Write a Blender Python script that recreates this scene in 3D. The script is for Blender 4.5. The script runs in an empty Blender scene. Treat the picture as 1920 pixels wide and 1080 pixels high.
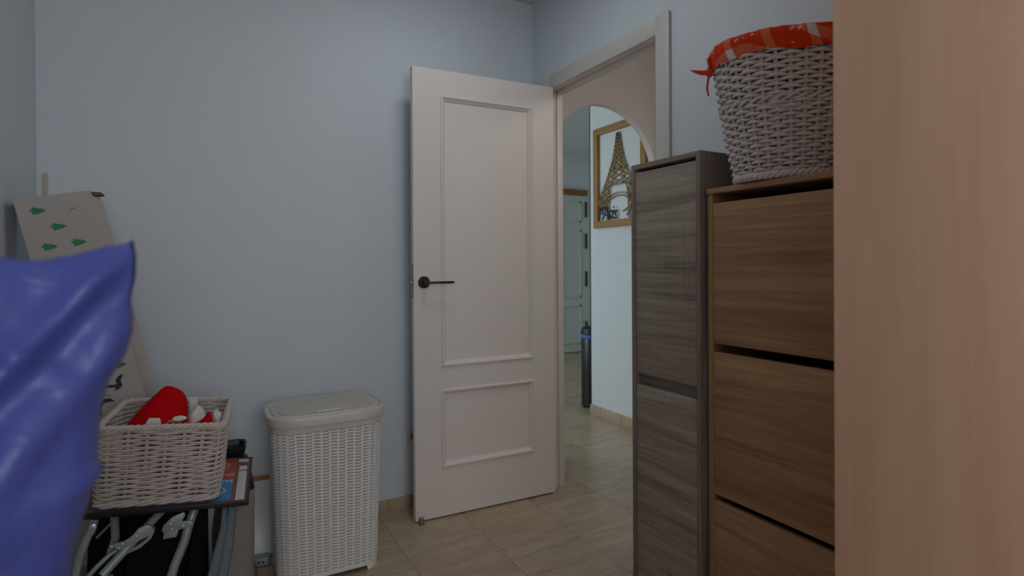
import bpy, bmesh, math, random
from mathutils import Vector, Matrix, noise
R = math.radians
rnd = random.Random(7)
scn = bpy.context.scene
COL = scn.collection

# ------------------------------------------------------------------ camera
CAM_H = 1.1512
F_PX, YAW, PITCH, ROLL = 1046.8, 0.5081, 0.0053, -0.0066
cd = bpy.data.cameras.new('camera')
cam = bpy.data.objects.new('camera', cd); COL.objects.link(cam)
fwd = Vector((math.sin(YAW)*math.cos(PITCH), math.cos(YAW)*math.cos(PITCH), -math.sin(PITCH)))
rgt = Vector((math.cos(YAW), -math.sin(YAW), 0)); up = rgt.cross(fwd)
r2 = rgt*math.cos(ROLL) + up*math.sin(ROLL); u2 = -rgt*math.sin(ROLL) + up*math.cos(ROLL)
m = Matrix((r2, u2, -fwd)).transposed().to_4x4(); m.translation = (0, 0, CAM_H)
cam.matrix_world = m
cd.sensor_fit = 'HORIZONTAL'; cd.sensor_width = 36.0; cd.lens = F_PX/1920*36.0
cd.shift_y = -(540-501.9)/1920      # lens shift: the photograph's verticals are upright
cd.clip_start = 0.02
cd.dof.use_dof = True; cd.dof.focus_distance = 2.2; cd.dof.aperture_fstop = 2.8
scn.camera = cam

# ------------------------------------------------------------------ world, lights, exposure
w = bpy.data.worlds.new('world'); scn.world = w; w.use_nodes = True
w.node_tree.nodes['Background'].inputs[0].default_value = (0.62, 0.78, 1.0, 1)
w.node_tree.nodes['Background'].inputs[1].default_value = 0.6
def area(name, loc, rot, sx, sy, energy, col):
    l = bpy.data.lights.new(name, 'AREA'); l.shape = 'RECTANGLE'; l.size = sx; l.size_y = sy
    l.energy = energy; l.color = col
    o = bpy.data.objects.new(name, l); COL.objects.link(o); o.location = loc; o.rotation_euler = rot
    return o
area('window_daylight', (0.28, -1.50, 1.55), (R(90), 0, 0), 1.10, 1.15, 28.5, (0.95, 0.97, 1.0))
area('ceiling_lamp', (0.86, 1.70, 2.50), (0, 0, 0), 0.3, 0.3, 4.6, (0.95, 0.99, 1.0))
area('living_window_daylight', (-0.85, 4.7, 1.45), (R(90), 0, R(-90)), 1.9, 1.5, 60.0, (0.80, 0.94, 1.0))
pl = bpy.data.lights.new('hall_warm_fill', 'POINT'); pl.energy = 8.5; pl.color = (1.0, 0.86, 0.77); pl.shadow_soft_size = 0.12  # unseen warm fill, added to tint the arch wall and door leaf
po = bpy.data.objects.new('hall_warm_fill', pl); COL.objects.link(po); po.location = (2.12, 1.15, 2.25)
vs = scn.view_settings
vs.view_transform = 'Standard'; vs.look = 'None'; vs.gamma = 1.0; vs.use_curve_mapping = False
vs.exposure = -0.72
scn.cycles.max_bounces = 8; scn.cycles.diffuse_bounces = 5

# ------------------------------------------------------------------ materials
def s2l(c): return tuple(((v/12.92) if v <= 0.04045 else ((v+0.055)/1.055)**2.4) for v in c)
def hexc(h): return s2l([int(h[i:i+2], 16)/255 for i in (0, 2, 4)]) + (1,)
class NT:
    def __init__(s, name):
        s.m = bpy.data.materials.new(name); s.m.use_nodes = True
        s.t = s.m.node_tree; s.b = s.t.nodes['Principled BSDF']
    def n(s, typ, **kw):
        nd = s.t.nodes.new(typ)
        for k, v in kw.items(): setattr(nd, k, v)
        return nd
    def l(s, a, b): s.t.links.new(a, b)
    def noise(s, vec, scale, detail=3, rough=0.55, dist=0.0):
        nd = s.n('ShaderNodeTexNoise'); nd.inputs['Scale'].default_value = scale
        nd.inputs['Detail'].default_value = detail; nd.inputs['Roughness'].default_value = rough
        nd.inputs['Distortion'].default_value = dist
        if vec is not None: s.l(vec, nd.inputs['Vector'])
        return nd.outputs['Fac']
    def mapping(s, vec, scale=(1, 1, 1), loc=(0, 0, 0)):
        nd = s.n('ShaderNodeMapping'); nd.inputs['Scale'].default_value = scale
        nd.inputs['Location'].default_value = loc; s.l(vec, nd.inputs['Vector']); return nd.outputs[0]
    def ramp(s, fac, stops):
        nd = s.n('ShaderNodeValToRGB'); e = nd.color_ramp.elements
        while len(e) < len(stops): e.new(0.5)
        for i, (p, c) in enumerate(stops): e[i].position = p; e[i].color = c
        s.l(fac, nd.inputs[0]); return nd.outputs[0]
    def math(s, op, a, b=None, c=None):
        nd = s.n('ShaderNodeMath', operation=op)
        for i, v in enumerate((a, b, c)):
            if v is None: continue
            if isinstance(v, (int, float)): nd.inputs[i].default_value = v
            else: s.l(v, nd.inputs[i])
        return nd.outputs[0]
    def mix(s, fac, a, b, blend='MIX'):
        nd = s.n('ShaderNodeMix', data_type='RGBA', blend_type=blend)
        for i, v in ((0, fac), (6, a), (7, b)):
            if isinstance(v, (int, float, tuple)): nd.inputs[i].default_value = v
            else: s.l(v, nd.inputs[i])
        return nd.outputs[2]
    def bump(s, h, strength, dist=0.002):
        nd = s.n('ShaderNodeBump'); nd.inputs['Strength'].default_value = strength
        nd.inputs['Distance'].default_value = dist; s.l(h, nd.inputs['Height'])
        s.l(nd.outputs[0], s.b.inputs['Normal'])
    def coord(s, which='Object'): return s.n('ShaderNodeTexCoord').outputs[which]
    def base(s, c):
        if isinstance(c, tuple): s.b.inputs['Base Color'].default_value = c
        else: s.l(c, s.b.inputs['Base Color'])
    def rough(s, v):
        if isinstance(v, (int, float)): s.b.inputs['Roughness'].default_value = v
        else: s.l(v, s.b.inputs['Roughness'])
    def spec(s, v): s.b.inputs['Specular IOR Level'].default_value = v

def plain(name, hx, rough=0.5, var=0.06, vscale=30, bump=0.0, bscale=200, spec=0.5, metal=0.0):
    t = NT(name); c = hexc(hx); o = t.coord()
    f = t.noise(o, vscale, 3)
    lo = tuple(max(0, v*(1-var)) for v in c[:3]) + (1,); hi = tuple(min(1, v*(1+var)) for v in c[:3]) + (1,)
    t.base(t.mix(f, lo, hi)); t.rough(rough); t.spec(spec); t.b.inputs['Metallic'].default_value = metal
    if bump: t.bump(t.noise(o, bscale, 2), bump)
    return t.m
def wall_mat(name, hx, rough=0.36, bump=0.9):
    t = NT(name); o = t.coord(); c = hexc(hx)
    f = t.noise(o, 2.2, 4)
    t.base(t.mix(f, tuple(v*0.95 for v in c[:3])+(1,), tuple(min(1, v*1.04) for v in c[:3])+(1,)))
    t.rough(rough); t.spec(0.45)
    h1 = t.noise(o, 190, 2, 0.5); h2 = t.noise(t.mapping(o, (1, 1, 1.3)), 420, 2)
    t.bump(t.math('ADD', t.math('MULTIPLY', h1, 0.7), t.math('MULTIPLY', h2, 0.4)), bump, 0.0022)
    return t.m
def wood(name, dark, mid, light, axis, broad=(0.9, 14), fine=(6, 260), wavy=0.0, rough=0.5, contrast=1.0, saw=0.0, bump=0.12):
    """axis: grain direction 0/1/2 of the object's own axes"""
    t = NT(name); o = t.coord()
    def sc(al, ac): v = [ac, ac, ac]; v[axis] = al; return tuple(v)
    info = t.n('ShaderNodeObjectInfo')
    off = t.n('ShaderNodeVectorMath', operation='SCALE'); off.inputs[0].default_value = (3.1, 5.7, 2.3)
    t.l(info.outputs['Random'], off.inputs['Scale'])
    add = t.n('ShaderNodeVectorMath', operation='ADD'); t.l(o, add.inputs[0]); t.l(off.outputs[0], add.inputs[1])
    v = add.outputs[0]
    b = t.noise(t.mapping(v, sc(*broad)), 1.0, 4, 0.6, wavy)
    ff = t.noise(t.mapping(v, sc(*fine)), 1.0, 3, 0.6)
    g = t.noise(t.mapping(v, sc(broad[0]*1.7, broad[1]*4.5)), 1.0, 3, 0.6, wavy*0.7)
    f = t.math('ADD', t.math('MULTIPLY', b, 0.5), t.math('ADD', t.math('MULTIPLY', ff, 0.22), t.math('MULTIPLY', g, 0.28)))
    f = t.math('ADD', t.math('MULTIPLY', t.math('SUBTRACT', f, 0.5), contrast), 0.5)
    col = t.ramp(f, [(0.25, hexc(dark)), (0.5, hexc(mid)), (0.75, hexc(light))])
    if saw:
        acr = [1.5, 1.5, 1.5]; acr[axis] = 170
        sw = t.noise(t.mapping(v, tuple(acr)), 1.0, 2)
        col = t.mix(saw, col, t.ramp(sw, [(0.35, (0.25, 0.25, 0.25, 1)), (0.65, (0.75, 0.75, 0.75, 1))]), 'OVERLAY')
        kn = t.noise(t.mapping(v, sc(1.6, 26)), 1.0, 5, 0.7, 0.6)
        col = t.mix(t.ramp(kn, [(0.63, (0, 0, 0, 1)), (0.69, (0.75, 0.75, 0.75, 1))]), col, hexc(dark))
    t.base(col); t.rough(rough); t.spec(0.4)
    t.bump(ff, bump, 0.001)
    return t.m

M = {}
M['wall'] = wall_mat('painted_plaster', 'd4dde4')
M['hallwall'] = wall_mat('hall_plaster', 'dfe3e4', 0.6, 0.3)
M['archwall'] = wall_mat('warm_lit_arch_plaster', 'dfd2cb', 0.6, 0.25)  # same plaster as the hall, with warm light put into its colour
M['ceiling'] = plain('ceiling_paint', 'd5d8d8', 0.8, 0.02)
M['door'] = plain('door_lacquer', 'e6ddd7', 0.38, 0.02, 4)
M['trim'] = plain('trim_lacquer', 'cbcac5', 0.4, 0.02, 5)
M['fardoor'] = plain('entrance_lacquer', 'd4dbd2', 0.45, 0.02, 5)
M['black'] = plain('black_metal', '101114', 0.42, 0.1)
M['steel'] = plain('brushed_steel', '8d8c88', 0.35, 0.05, metal=0.9)
M['greymetal'] = plain('grey_powder_coat', 'a0abac', 0.38, 0.06, metal=0.25)
M['rivet'] = plain('bright_rivet', 'e2e6e6', 0.25, 0.03, metal=0.6)
M['blackfabric'] = plain('black_nylon', '0c1018', 0.85, 0.3, 60, 0.3, 700, 0.2)
M['bag_liner'] = plain('black_liner_plastic', '1c1f22', 0.35, 0.3, 25, 0.8, 40)
M['felt'] = plain('grey_felt', '8a8784', 0.95, 0.28, 160, 0.8, 500, 0.1)
M['felt2'] = plain('blue_grey_felt', '76828a', 0.95, 0.35, 140, 0.9, 400, 0.1)
M['wicker'] = plain('white_washed_willow', 'c8beb7', 0.62, 0.2, 45, 0.4, 300)
M['wicker_r'] = plain('pale_willow', 'd6cbc6', 0.62, 0.2, 45, 0.4, 300)
M['plastic'] = plain('cream_plastic', 'efeeec', 0.42, 0.03, 20)
M['plastic_lid'] = plain('cream_lid_plastic', 'd2ccc3', 0.34, 0.03, 20)
M['plastic_foot'] = plain('grey_plastic', '6f7476', 0.45, 0.08)
M['red'] = plain('red_felt', 'c1000e', 0.9, 0.12, 50, 0.5, 400, 0.15)
M['fluff'] = plain('white_fleece', 'e6dedb', 0.95, 0.08, 90, 0.9, 300, 0.1)
M['gold'] = plain('tan_thread', 'b98f5c', 0.6, 0.1)
M['card'] = plain('white_cardboard', 'aaa5a1', 0.6, 0.06, 9, 0.1, 120)
M['cardedge'] = plain('torn_cardboard', '6e5747', 0.9, 0.3, 40, 0.5, 200)
M['smudge'] = plain('tape_residue', '9c9283', 0.4, 0.12, 60)
M['green'] = plain('green_print', '127a52', 0.6, 0.1)
M['ink'] = plain('black_print', '17181a', 0.5, 0.1)
M['panel'] = plain('white_laminate', 'd9dcdd', 0.35, 0.02)
M['orangewood'] = wood('orange_wood', '7a4a1c', 'a0672c', 'b97d3c', 0, rough=0.45)
M['framewood'] = wood('light_frame_wood', '8a6437', 'a47a45', 'b98d56', 2, (3, 40), rough=0.55)
M['framewood_h'] = wood('light_frame_wood_horizontal', '8a6437', 'a47a45', 'b98d56', 1, (3, 40), rough=0.55)
M['cutwood'] = plain('cut_plywood', '9c7d50', 0.6, 0.15, 30)
M['darkoak_h'] = wood('dark_oak_horizontal', '5f544b', '94867a', 'afa396', 1, (0.9, 13), (4, 300), 1.4, 0.55, 1.5, 0.12, 0.2)
M['darkoak_v'] = wood('dark_oak_vertical', '584d45', '817268', '9a8c80', 2, (1.5, 18), (9, 300), 0.5, 0.55, 1.3, 0.05, 0.2)
M['oak_h'] = wood('brown_oak_horizontal', '7b593b', '9e7855', 'b89067', 1, (0.8, 11), (3, 280), 1.9, 0.5, 1.45)
M['oak_v'] = wood('brown_oak_vertical', '82623f', 'a07d55', 'b18d63', 2, (1.5, 20), (7, 280), 0.4, 0.5, 1.2)
M['beech'] = wood('beech_vertical', 'c79a7d', 'deb293', 'eac5a8', 2, (0.5, 5), (2.0, 130), 1.6, 0.45, 0.8, 0.0, 0.06)
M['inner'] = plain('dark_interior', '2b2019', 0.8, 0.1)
M['blue_rim'] = plain('blue_bag_edge', '5b74c8', 0.5, 0.05)
M['binbody'] = plain('black_bin_metal', '17191b', 0.35, 0.1)
M['pr_brown'] = plain('print_brown', '7f4a3c', 0.45, 0.08)
M['pr_red'] = plain('print_red', 'b23a2c', 0.4, 0.1)
M['pr_blue'] = plain('print_blue', '2b84b8', 0.4, 0.08)
M['pr_navy'] = plain('print_navy', '2c3f85', 0.4, 0.08)
M['pr_tan'] = plain('print_tan', 'c59a78', 0.45, 0.08)
M['pr_sky'] = plain('print_sky', 'a3c6de', 0.45, 0.06)
M['pr_white'] = plain('print_white', 'd8d6d8', 0.45, 0.05)
M['darkframe'] = plain('dark_frame_paint', '161214', 0.4, 0.15)
M['tape'] = plain('beige_tape', 'b9b3a2', 0.55, 0.06)
M['socket'] = plain('socket_plastic', 'c9c4b8', 0.4, 0.03)
M['grout'] = plain('tile_grout', '8a7f70', 0.9, 0.15, 40)
M['winglass'] = plain('window_frame_paint', 'e4e6e6', 0.4, 0.02)

def bag_mat():
    t = NT('purple_plastic'); o = t.coord()
    f = t.noise(o, 9, 3)
    t.base(t.mix(f, hexc('414d9a'), hexc('525eae'))); t.rough(0.42); t.spec(0.5)
    t.b.inputs['Transmission Weight'].default_value = 0.0
    t.b.inputs['Subsurface Weight'].default_value = 0.15; t.b.inputs['Subsurface Radius'].default_value = (0.02, 0.02, 0.05)
    t.bump(t.noise(o, 26, 3, 0.5, 0.8), 0.35, 0.01)
    return t.m
M['bag'] = bag_mat()
def tile_mat(name, k=1.0):
    t = NT(name); o = t.coord('Object'); info = t.n('ShaderNodeObjectInfo')
    off = t.n('ShaderNodeVectorMath', operation='SCALE'); off.inputs[0].default_value = (7.3, 4.1, 0)
    t.l(info.outputs['Random'], off.inputs['Scale'])
    add = t.n('ShaderNodeVectorMath', operation='ADD'); t.l(o, add.inputs[0]); t.l(off.outputs[0], add.inputs[1])
    v = add.outputs[0]
    b = t.noise(t.mapping(v, (2.2, 16, 1)), 1.0, 4, 0.6, 0.5)
    g = t.noise(t.mapping(v, (9, 70, 1)), 1.0, 4, 0.65, 0.4)
    p = t.noise(t.mapping(v, (60, 130, 1)), 1.0, 2)
    f = t.math('ADD', t.math('MULTIPLY', b, 0.62), t.math('MULTIPLY', g, 0.38))
    f = t.math('ADD', f, t.math('MULTIPLY', t.math('SUBTRACT', info.outputs['Random'], 0.5), 0.09))
    col = t.ramp(f, [(0.3, hexc('a58c72')), (0.5, hexc('b8a389')), (0.7, hexc('c8b8a2'))])
    pit = t.ramp(p, [(0.30, (0.6, 0.6, 0.6, 1)), (0.36, (0, 0, 0, 1))])
    col = t.mix(pit, col, hexc('8f7559'))
    t.base(col); t.rough(t.math('ADD', 0.2, t.math('MULTIPLY', g, 0.16))); t.spec(0.5)
    return t.m
M['tile'] = tile_mat('travertine_tile')
def gingham():
    t = NT('orange_gingham_cotton'); uv = t.n('ShaderNodeUVMap').outputs[0]
    sp = t.n('ShaderNodeSeparateXYZ'); t.l(uv, sp.inputs[0])
    a = t.math('LESS_THAN', t.math('FRACT', t.math('MULTIPLY', sp.outputs[0], 10.5)), 0.2)
    b = t.math('LESS_THAN', t.math('FRACT', t.math('ADD', t.math('MULTIPLY', sp.outputs[1], 10.0), 0.42)), 0.26)
    s = t.math('MULTIPLY', t.math('ADD', a, b), 0.5)
    nd = t.n('ShaderNodeValToRGB'); nd.color_ramp.interpolation = 'CONSTANT'
    e = nd.color_ramp.elements; e.new(0.75)
    e[0].color = hexc('d83a0c'); e[0].position = 0; e[1].position = 0.25; e[1].color = hexc('df6d49')
    e[2].position = 0.75; e[2].color = hexc('dedad6')
    t.l(s, nd.inputs[0]); t.base(nd.outputs[0]); t.rough(0.85); t.spec(0.2)
    t.bump(t.noise(t.coord(), 60, 3), 0.4)
    return t.m
M['gingham'] = gingham()
M['orange'] = plain('orange_ribbon', 'd2380f', 0.85, 0.15, 60)

# ------------------------------------------------------------------ mesh helpers
class MB:
    def __init__(s): s.v = []; s.f = []; s.uv = {}
    def add(s, vs, fs):
        o = len(s.v); s.v += [tuple(v) for v in vs]; s.f += [tuple(i+o for i in f) for f in fs]; return o
    def box(s, x0, y0, z0, x1, y1, z1):
        vs = [(x, y, z) for z in (z0, z1) for y in (y0, y1) for x in (x0, x1)]
        s.add(vs, [(0, 2, 3, 1), (4, 5, 7, 6), (0, 1, 5, 4), (2, 6, 7, 3), (0, 4, 6, 2), (1, 3, 7, 5)]); return s
    def tube(s, pts, rad, n=8, closed=False, caps=True, flat=None):
        pts = [Vector(p) for p in pts]; k = len(pts)
        rads = rad if isinstance(rad, (list, tuple)) else [rad]*k
        ref = None; rings = []
        for i, p in enumerate(pts):
            if closed: d = pts[(i+1) % k]-pts[i-1]
            else: d = pts[min(i+1, k-1)]-pts[max(i-1, 0)]
            d.normalize()
            if ref is None:
                ref = Vector((0, 0, 1)) if abs(d.z) < 0.9 else Vector((0, 1, 0))
                if flat is not None: ref = Vector(flat)
            a = d.cross(ref)
            if a.length < 1e-6: a = d.orthogonal()
            a.normalize(); b = a.cross(d).normalized()
            if not closed and flat is None: ref = b
            rr = rads[i]; ra, rb = rr if isinstance(rr, tuple) else (rr, rr)
            rings.append([p + a*ra*math.cos(2*math.pi*j/n) + b*rb*math.sin(2*math.pi*j/n) for j in range(n)])
        vs = [v for r in rings for v in r]; fs = []
        for i in range(k if closed else k-1):
            i2 = (i+1) % k
            for j in range(n):
                j2 = (j+1) % n
                fs.append((i*n+j, i2*n+j, i2*n+j2, i*n+j2))
        if caps and not closed:
            fs.append(tuple(range(n))[::-1][::-1]); fs.append(tuple((k-1)*n+j for j in range(n))[::-1])
        s.add(vs, fs); return s
    def loft(s, rings, cap0=True, cap1=True):
        n = len(rings[0]); o = []
        vs = [v for r in rings for v in r]; fs = []
        for i in range(len(rings)-1):
            for j in range(n):
                j2 = (j+1) % n
                fs.append((i*n+j, i*n+j2, (i+1)*n+j2, (i+1)*n+j))
        if cap0: fs.append(tuple(range(n))[::-1])
        if cap1: fs.append(tuple((len(rings)-1)*n+j for j in range(n)))
        s.add(vs, fs); return s
    def prism(s, poly, d0, d1, fn):
        """poly: 2d outline, fn(a,b,d)->xyz"""
        n = len(poly)
        vs = [fn(a, b, d0) for a, b in poly]+[fn(a, b, d1) for a, b in poly]
        fs = [tuple(range(n))[::-1], tuple(range(n, 2*n))]
        for j in range(n):
            j2 = (j+1) % n; fs.append((j, j2, n+j2, n+j))
        s.add(vs, fs); return s
    def grid(s, nu, nv, fn, closed_u=False):
        vs = [fn(i, j) for j in range(nv) for i in range(nu)]; fs = []
        for j in range(nv-1):
            for i in range(nu if closed_u else nu-1):
                i2 = (i+1) % nu
                fs.append((j*nu+i, j*nu+i2, (j+1)*nu+i2, (j+1)*nu+i))
        return s.add(vs, fs)
    def build(s, name, mat, parent=None, smooth=None, bevel=0.0, recalc=True, uvs=None, segs=2):
        me = bpy.data.meshes.new(name)
        me.from_pydata(s.v, [], s.f); me.update()
        if recalc or bevel:
            bm = bmesh.new(); bm.from_mesh(me)
            if recalc: bmesh.ops.recalc_face_normals(bm, faces=bm.faces)
            if bevel:
                ed = [e for e in bm.edges if len(e.link_faces) == 2 and e.calc_face_angle(0) > 0.5]
                bmesh.ops.bevel(bm, geom=ed, offset=bevel, segments=segs, affect='EDGES', profile=0.5)
            bm.to_mesh(me); bm.free()
        if uvs:
            ul = me.uv_layers.new(name='UVMap')
            for lp in me.loops: ul.data[lp.index].uv = uvs[lp.vertex_index]
        if smooth:
            for p in me.polygons: p.use_smooth = True
            if smooth < 170: me.set_sharp_from_angle(angle=R(smooth))
        if bevel and not smooth:
            for p in me.polygons: p.use_smooth = True
            me.set_sharp_from_angle(angle=R(32))
        me.materials.append(M[mat])
        o = bpy.data.objects.new(name, me); COL.objects.link(o)
        if parent is not None: o.parent = parent
        return o
def box(name, mat, a, b, parent=None, bevel=0.0):
    return MB().box(*a, *b).build(name, mat, parent, bevel=bevel)
def tag(o, label=None, cat=None, group=None, kind=None):
    if label: o['label'] = label
    if cat: o['category'] = cat
    if group: o['group'] = group
    if kind: o['kind'] = kind
    return o
def thing(name, label, cat, loc=(0, 0, 0), rot=(0, 0, 0), group=None):
    o = bpy.data.objects.new(name, None); COL.objects.link(o)
    o.location = loc; o.rotation_euler = rot; o.empty_display_size = 0.1
    return tag(o, label, cat, group)
def struct(o, label=None): o['kind'] = 'structure'; 
def sbox(name, mat, a, b, bevel=0.0, label=None, parent=None):
    o = box(name, mat, a, b, parent, bevel)
    if parent is None:
        o['kind'] = 'structure'
        if label: o['label'] = label
    return o
def rrect(w, d, r, n_c=8):
    """rounded rectangle outline, ccw, n_c points per corner"""
    pts = []
    for cx, cy, a0 in ((w/2-r, d/2-r, 0), (-w/2+r, d/2-r, 90), (-w/2+r, -d/2+r, 180), (w/2-r, -d/2+r, 270)):
        for k in range(n_c):
            a = R(a0+90*k/(n_c-1)); pts.append((cx+r*math.cos(a), cy+r*math.sin(a)))
    return pts
def resample(poly, n):
    """n points at equal arc length, with outward normals"""
    P = [Vector(p) for p in poly]+[Vector(poly[0])]
    L = [0]
    for i in range(len(P)-1): L.append(L[-1]+(P[i+1]-P[i]).length)
    out = []; k = 0
    for i in range(n):
        t = L[-1]*i/n
        while L[k+1] < t: k += 1
        q = P[k].lerp(P[k+1], (t-L[k])/max(1e-9, L[k+1]-L[k])); d = (P[k+1]-P[k]).normalized()
        out.append((q, Vector((d.y, -d.x)), t))
    # smooth the normals
    ns = [o[1] for o in out]
    return [(out[i][0], (ns[i-1]+ns[i]*2+ns[(i+1) % n]).normalized(), out[i][2]) for i in range(n)]

# ------------------------------------------------------------------ the room and the hall
XL, XW, YB, H, YR = -0.509, 1.5601, 2.563, 2.5416, -1.6
XW2 = 1.640          # hall side of the door wall
OY0, OY1, OZ = 1.598, 2.427, 2.062   # rough door opening
PX = 2.620           # hall wall with the picture
fl = sbox('floor', 'grout', (-1.1, YR-0.1, -0.08), (4.75, 6.3, -0.0022), label='beige travertine tile floor running through room and hall')
# tiles: laid one by one
PT = 0.344; PTY = 0.354
tm = MB().box(-PT/2+0.0008, -PTY/2+0.0008, -0.0022, PT/2-0.0008, PTY/2-0.0008, 0.0)
first = None
for i in range(-3, 13):
    for j in range(-5, 13):
        cx = 0.701+PT*(i+0.5); cy = 1.905+PTY*(j+0.5)
        if cx < XL-0.1 or cy < 0.2 or cx > 4.7 or cy > 6.2: continue
        if cy > 2.7 and cx < 1.3: continue
        if cy < 2.5 and cx > 3.0: continue
        if cy < 1.2 and cx > 1.6: continue
        if first is None:
            first = tm.build('tile', 'tile', fl); o = first
        else:
            o = first.copy(); COL.objects.link(o); o.parent = fl
        o.location = (cx, cy, 0)
sbox('ceiling', 'ceiling', (-1.1, YR-0.1, H), (4.75, 6.3, H+0.1), label='plain white ceiling')
sbox('wall_back', 'wall', (XL-0.1, YB, 0), (XW, YB+0.1, H), label='pale blue grey plaster wall behind the open door')
sbox('wall_left', 'wall', (XL-0.1, YR, 0), (XL, YB, H), label='shaded plaster wall at the left corner')
# door wall in one mesh with the opening left free
wm = MB()
wm.box(XW, YR, 0, XW2, OY0, H); wm.box(XW, OY1, 0, XW2, 2.80, H); wm.box(XW, OY0, OZ, XW2, OY1, H)
struct(wm.build('wall_right', 'wall', recalc=False))
# rear wall with the window
WX0, WX1, WZ0, WZ1 = -0.35, 0.91, 0.92, 2.18
wm = MB()
wm.box(XL-0.1, YR-0.1, 0, WX0, YR, H); wm.box(WX1, YR-0.1, 0, XW2, YR, H)
wm.box(WX0, YR-0.1, 0, WX1, YR, WZ0); wm.box(WX0, YR-0.1, WZ1, WX1, YR, H)
struct(wm.build('wall_rear', 'wall', recalc=False))
wm = MB()
for a, b in (((WX0, WZ0), (WX1, WZ0+0.05)), ((WX0, WZ1-0.05), (WX1, WZ1)), ((WX0, WZ0), (WX0+0.05, WZ1)), ((WX1-0.05, WZ0), (WX1, WZ1)), ((0.255, WZ0), (0.305, WZ1))):
    wm.box(a[0], YR-0.07, a[1], b[0], YR-0.02, b[1])
struct(wm.build('window_1', 'winglass', recalc=False))
# baseboards
def skirting(name, x0, y0, x1, y1, hgt, label=None):
    """a run of separate baseboard tiles along x or y"""
    root = sbox(name, 'grout', (x0, y0, 0), (x1, y1, hgt-0.004), label=label)
    alongx = (x1-x0) > (y1-y0); L = (x1-x0) if alongx else (y1-y0); n = max(1, round(L/PT)); st = L/n
    for k in range(n):
        a = k*st+0.0008; b = (k+1)*st-0.0008
        if alongx: MB().box(x0+a, y0-0.0015, 0, x0+b, y1, hgt).build('baseboard_tile', 'tile', root, bevel=0.001)
        else: MB().box(x0-0.0015, y0+a, 0, x1, y0+b, hgt).build('baseboard_tile', 'tile', root, bevel=0.001)
skirting('baseboard_back', XL, YB-0.010, XW, YB, 0.058, 'travertine baseboard under the back wall')
skirting('baseboard_hall', PX-0.012, 0.6, PX, 3.462, 0.075, 'travertine baseboard under the hall picture wall')

# door lining, stops and casing
jb = MB()
jb.box(XW-0.002, 2.402, 0, XW2+0.004, OY1, OZ); jb.box(XW-0.002, OY0, 0, XW2+0.004, 1.623, OZ)
jb.box(XW-0.002, 1.623, 2.040, XW2+0.004, 2.402, OZ)
o = jb.build('trim_1', 'door', recalc=False); o['kind'] = 'structure'; o['label'] = 'white door lining inside the doorway'
MB().box(1.604, 2.391, 0, 1.632, 2.402, 2.04).build('door_stop_strip', 'door', o, bevel=0.002)
MB().box(1.604, 1.623, 2.022, 1.632, 2.402, 2.04).build('door_stop_strip', 'door', o, bevel=0.002)
MB().box(1.604, 1.623, 0, 1.632, 1.636, 2.04).build('door_stop_strip', 'door', o, bevel=0.002)
cs = sbox('trim_2', 'trim', (XW-0.014, 1.553, 0), (XW, 1.623, 2.1085), 0.002, 'white casing board on the near side of the doorway')
box('casing_board', 'trim', (XW-0.012, 1.623, 2.0375), (XW, 2.387, 2.1070), cs, 0.002)
box('casing_board', 'trim', (XW-0.014, 2.387, 0), (XW, 2.465, 2.1085), cs, 0.002)

# arch wall across the hall
AY0, AY1, AX, AR, AZ = 2.750, 2.800, 2.194, 0.424, 1.716
am = MB(); N = 40
arc = [(AX+AR*math.cos(math.pi*k/N), AZ+AR*math.sin(math.pi*k/N)) for k in range(N+1)]   # right to left
outer = [(AX+AR, 0.0)]+arc+[(AX-AR, 0.0)]
top = []
def tp(p):
    x, z = p; return (x, H) if True else None
vs = []; fs = []
for yy in (AY0, AY1):
    for p in outer: vs.append((p[0], yy, p[1]))
    for p in outer: vs.append((p[0] if 0 < 1 else 0, yy, H))
n = len(outer)
for base in (0, 2*n):
    for k in range(n-1): fs.append((base+k, base+k+1, base+n+k+1, base+n+k))
for k in range(n-1): fs.append((k, k+1, 2*n+k+1, 2*n+k))     # intrados
am.add(vs, fs)
am.box(AX+AR, AY0, 0, PX, AY1, H); am.box(XW2, AY0, 0, AX-AR, AY1, H)
o = am.build('wall_arch', 'archwall', recalc=True, smooth=40); struct(o); o['label'] = 'plaster wall with a round arch across the hall'
sbox('wall_hall', 'hallwall', (PX, 0.5, 0), (PX+0.1, 3.457, H), label='bluish white hall wall carrying the framed tower')
sbox('trim_3', 'black', (PX-0.003, 3.457, 0), (PX+0.1, 3.464, H), label='thin dark vertical edge at the end of the hall wall')
sbox('wall_hall_end', 'hallwall', (XW2, 0.5, 0), (PX, 0.6, H))
sbox('wall_entrance', 'hallwall', (-1.1, 5.994, 0), (4.70, 6.094, H), label='far wall around the entrance door')
sbox('wall_entrance_side', 'hallwall', (4.60, 3.457, 0), (4.70, 5.994, H))
sbox('wall_hall_back', 'hallwall', (PX+0.1, 3.357, 0), (4.60, 3.457, H))
wm = MB()
wm.box(-1.1, YB+0.1, 0, -1.0, 3.75, H); wm.box(-1.1, 5.65, 0, -1.0, 5.994, H); wm.box(-1.1, 3.75, 0, -1.0, 5.65, 0.7); wm.box(-1.1, 3.75, 2.2, -1.0, 5.65, H)
struct(wm.build('wall_living', 'hallwall', recalc=False))
wm = MB(); wm.box(-1.08, 3.75, 0.7, -1.03, 5.65, 0.76); wm.box(-1.08, 3.75, 2.14, -1.03, 5.65, 2.2)
for y in (3.75, 4.67, 5.59): wm.box(-1.08, y, 0.7, -1.03, y+0.06, 2.2)
struct(wm.build('window_2', 'winglass', recalc=False))
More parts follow.
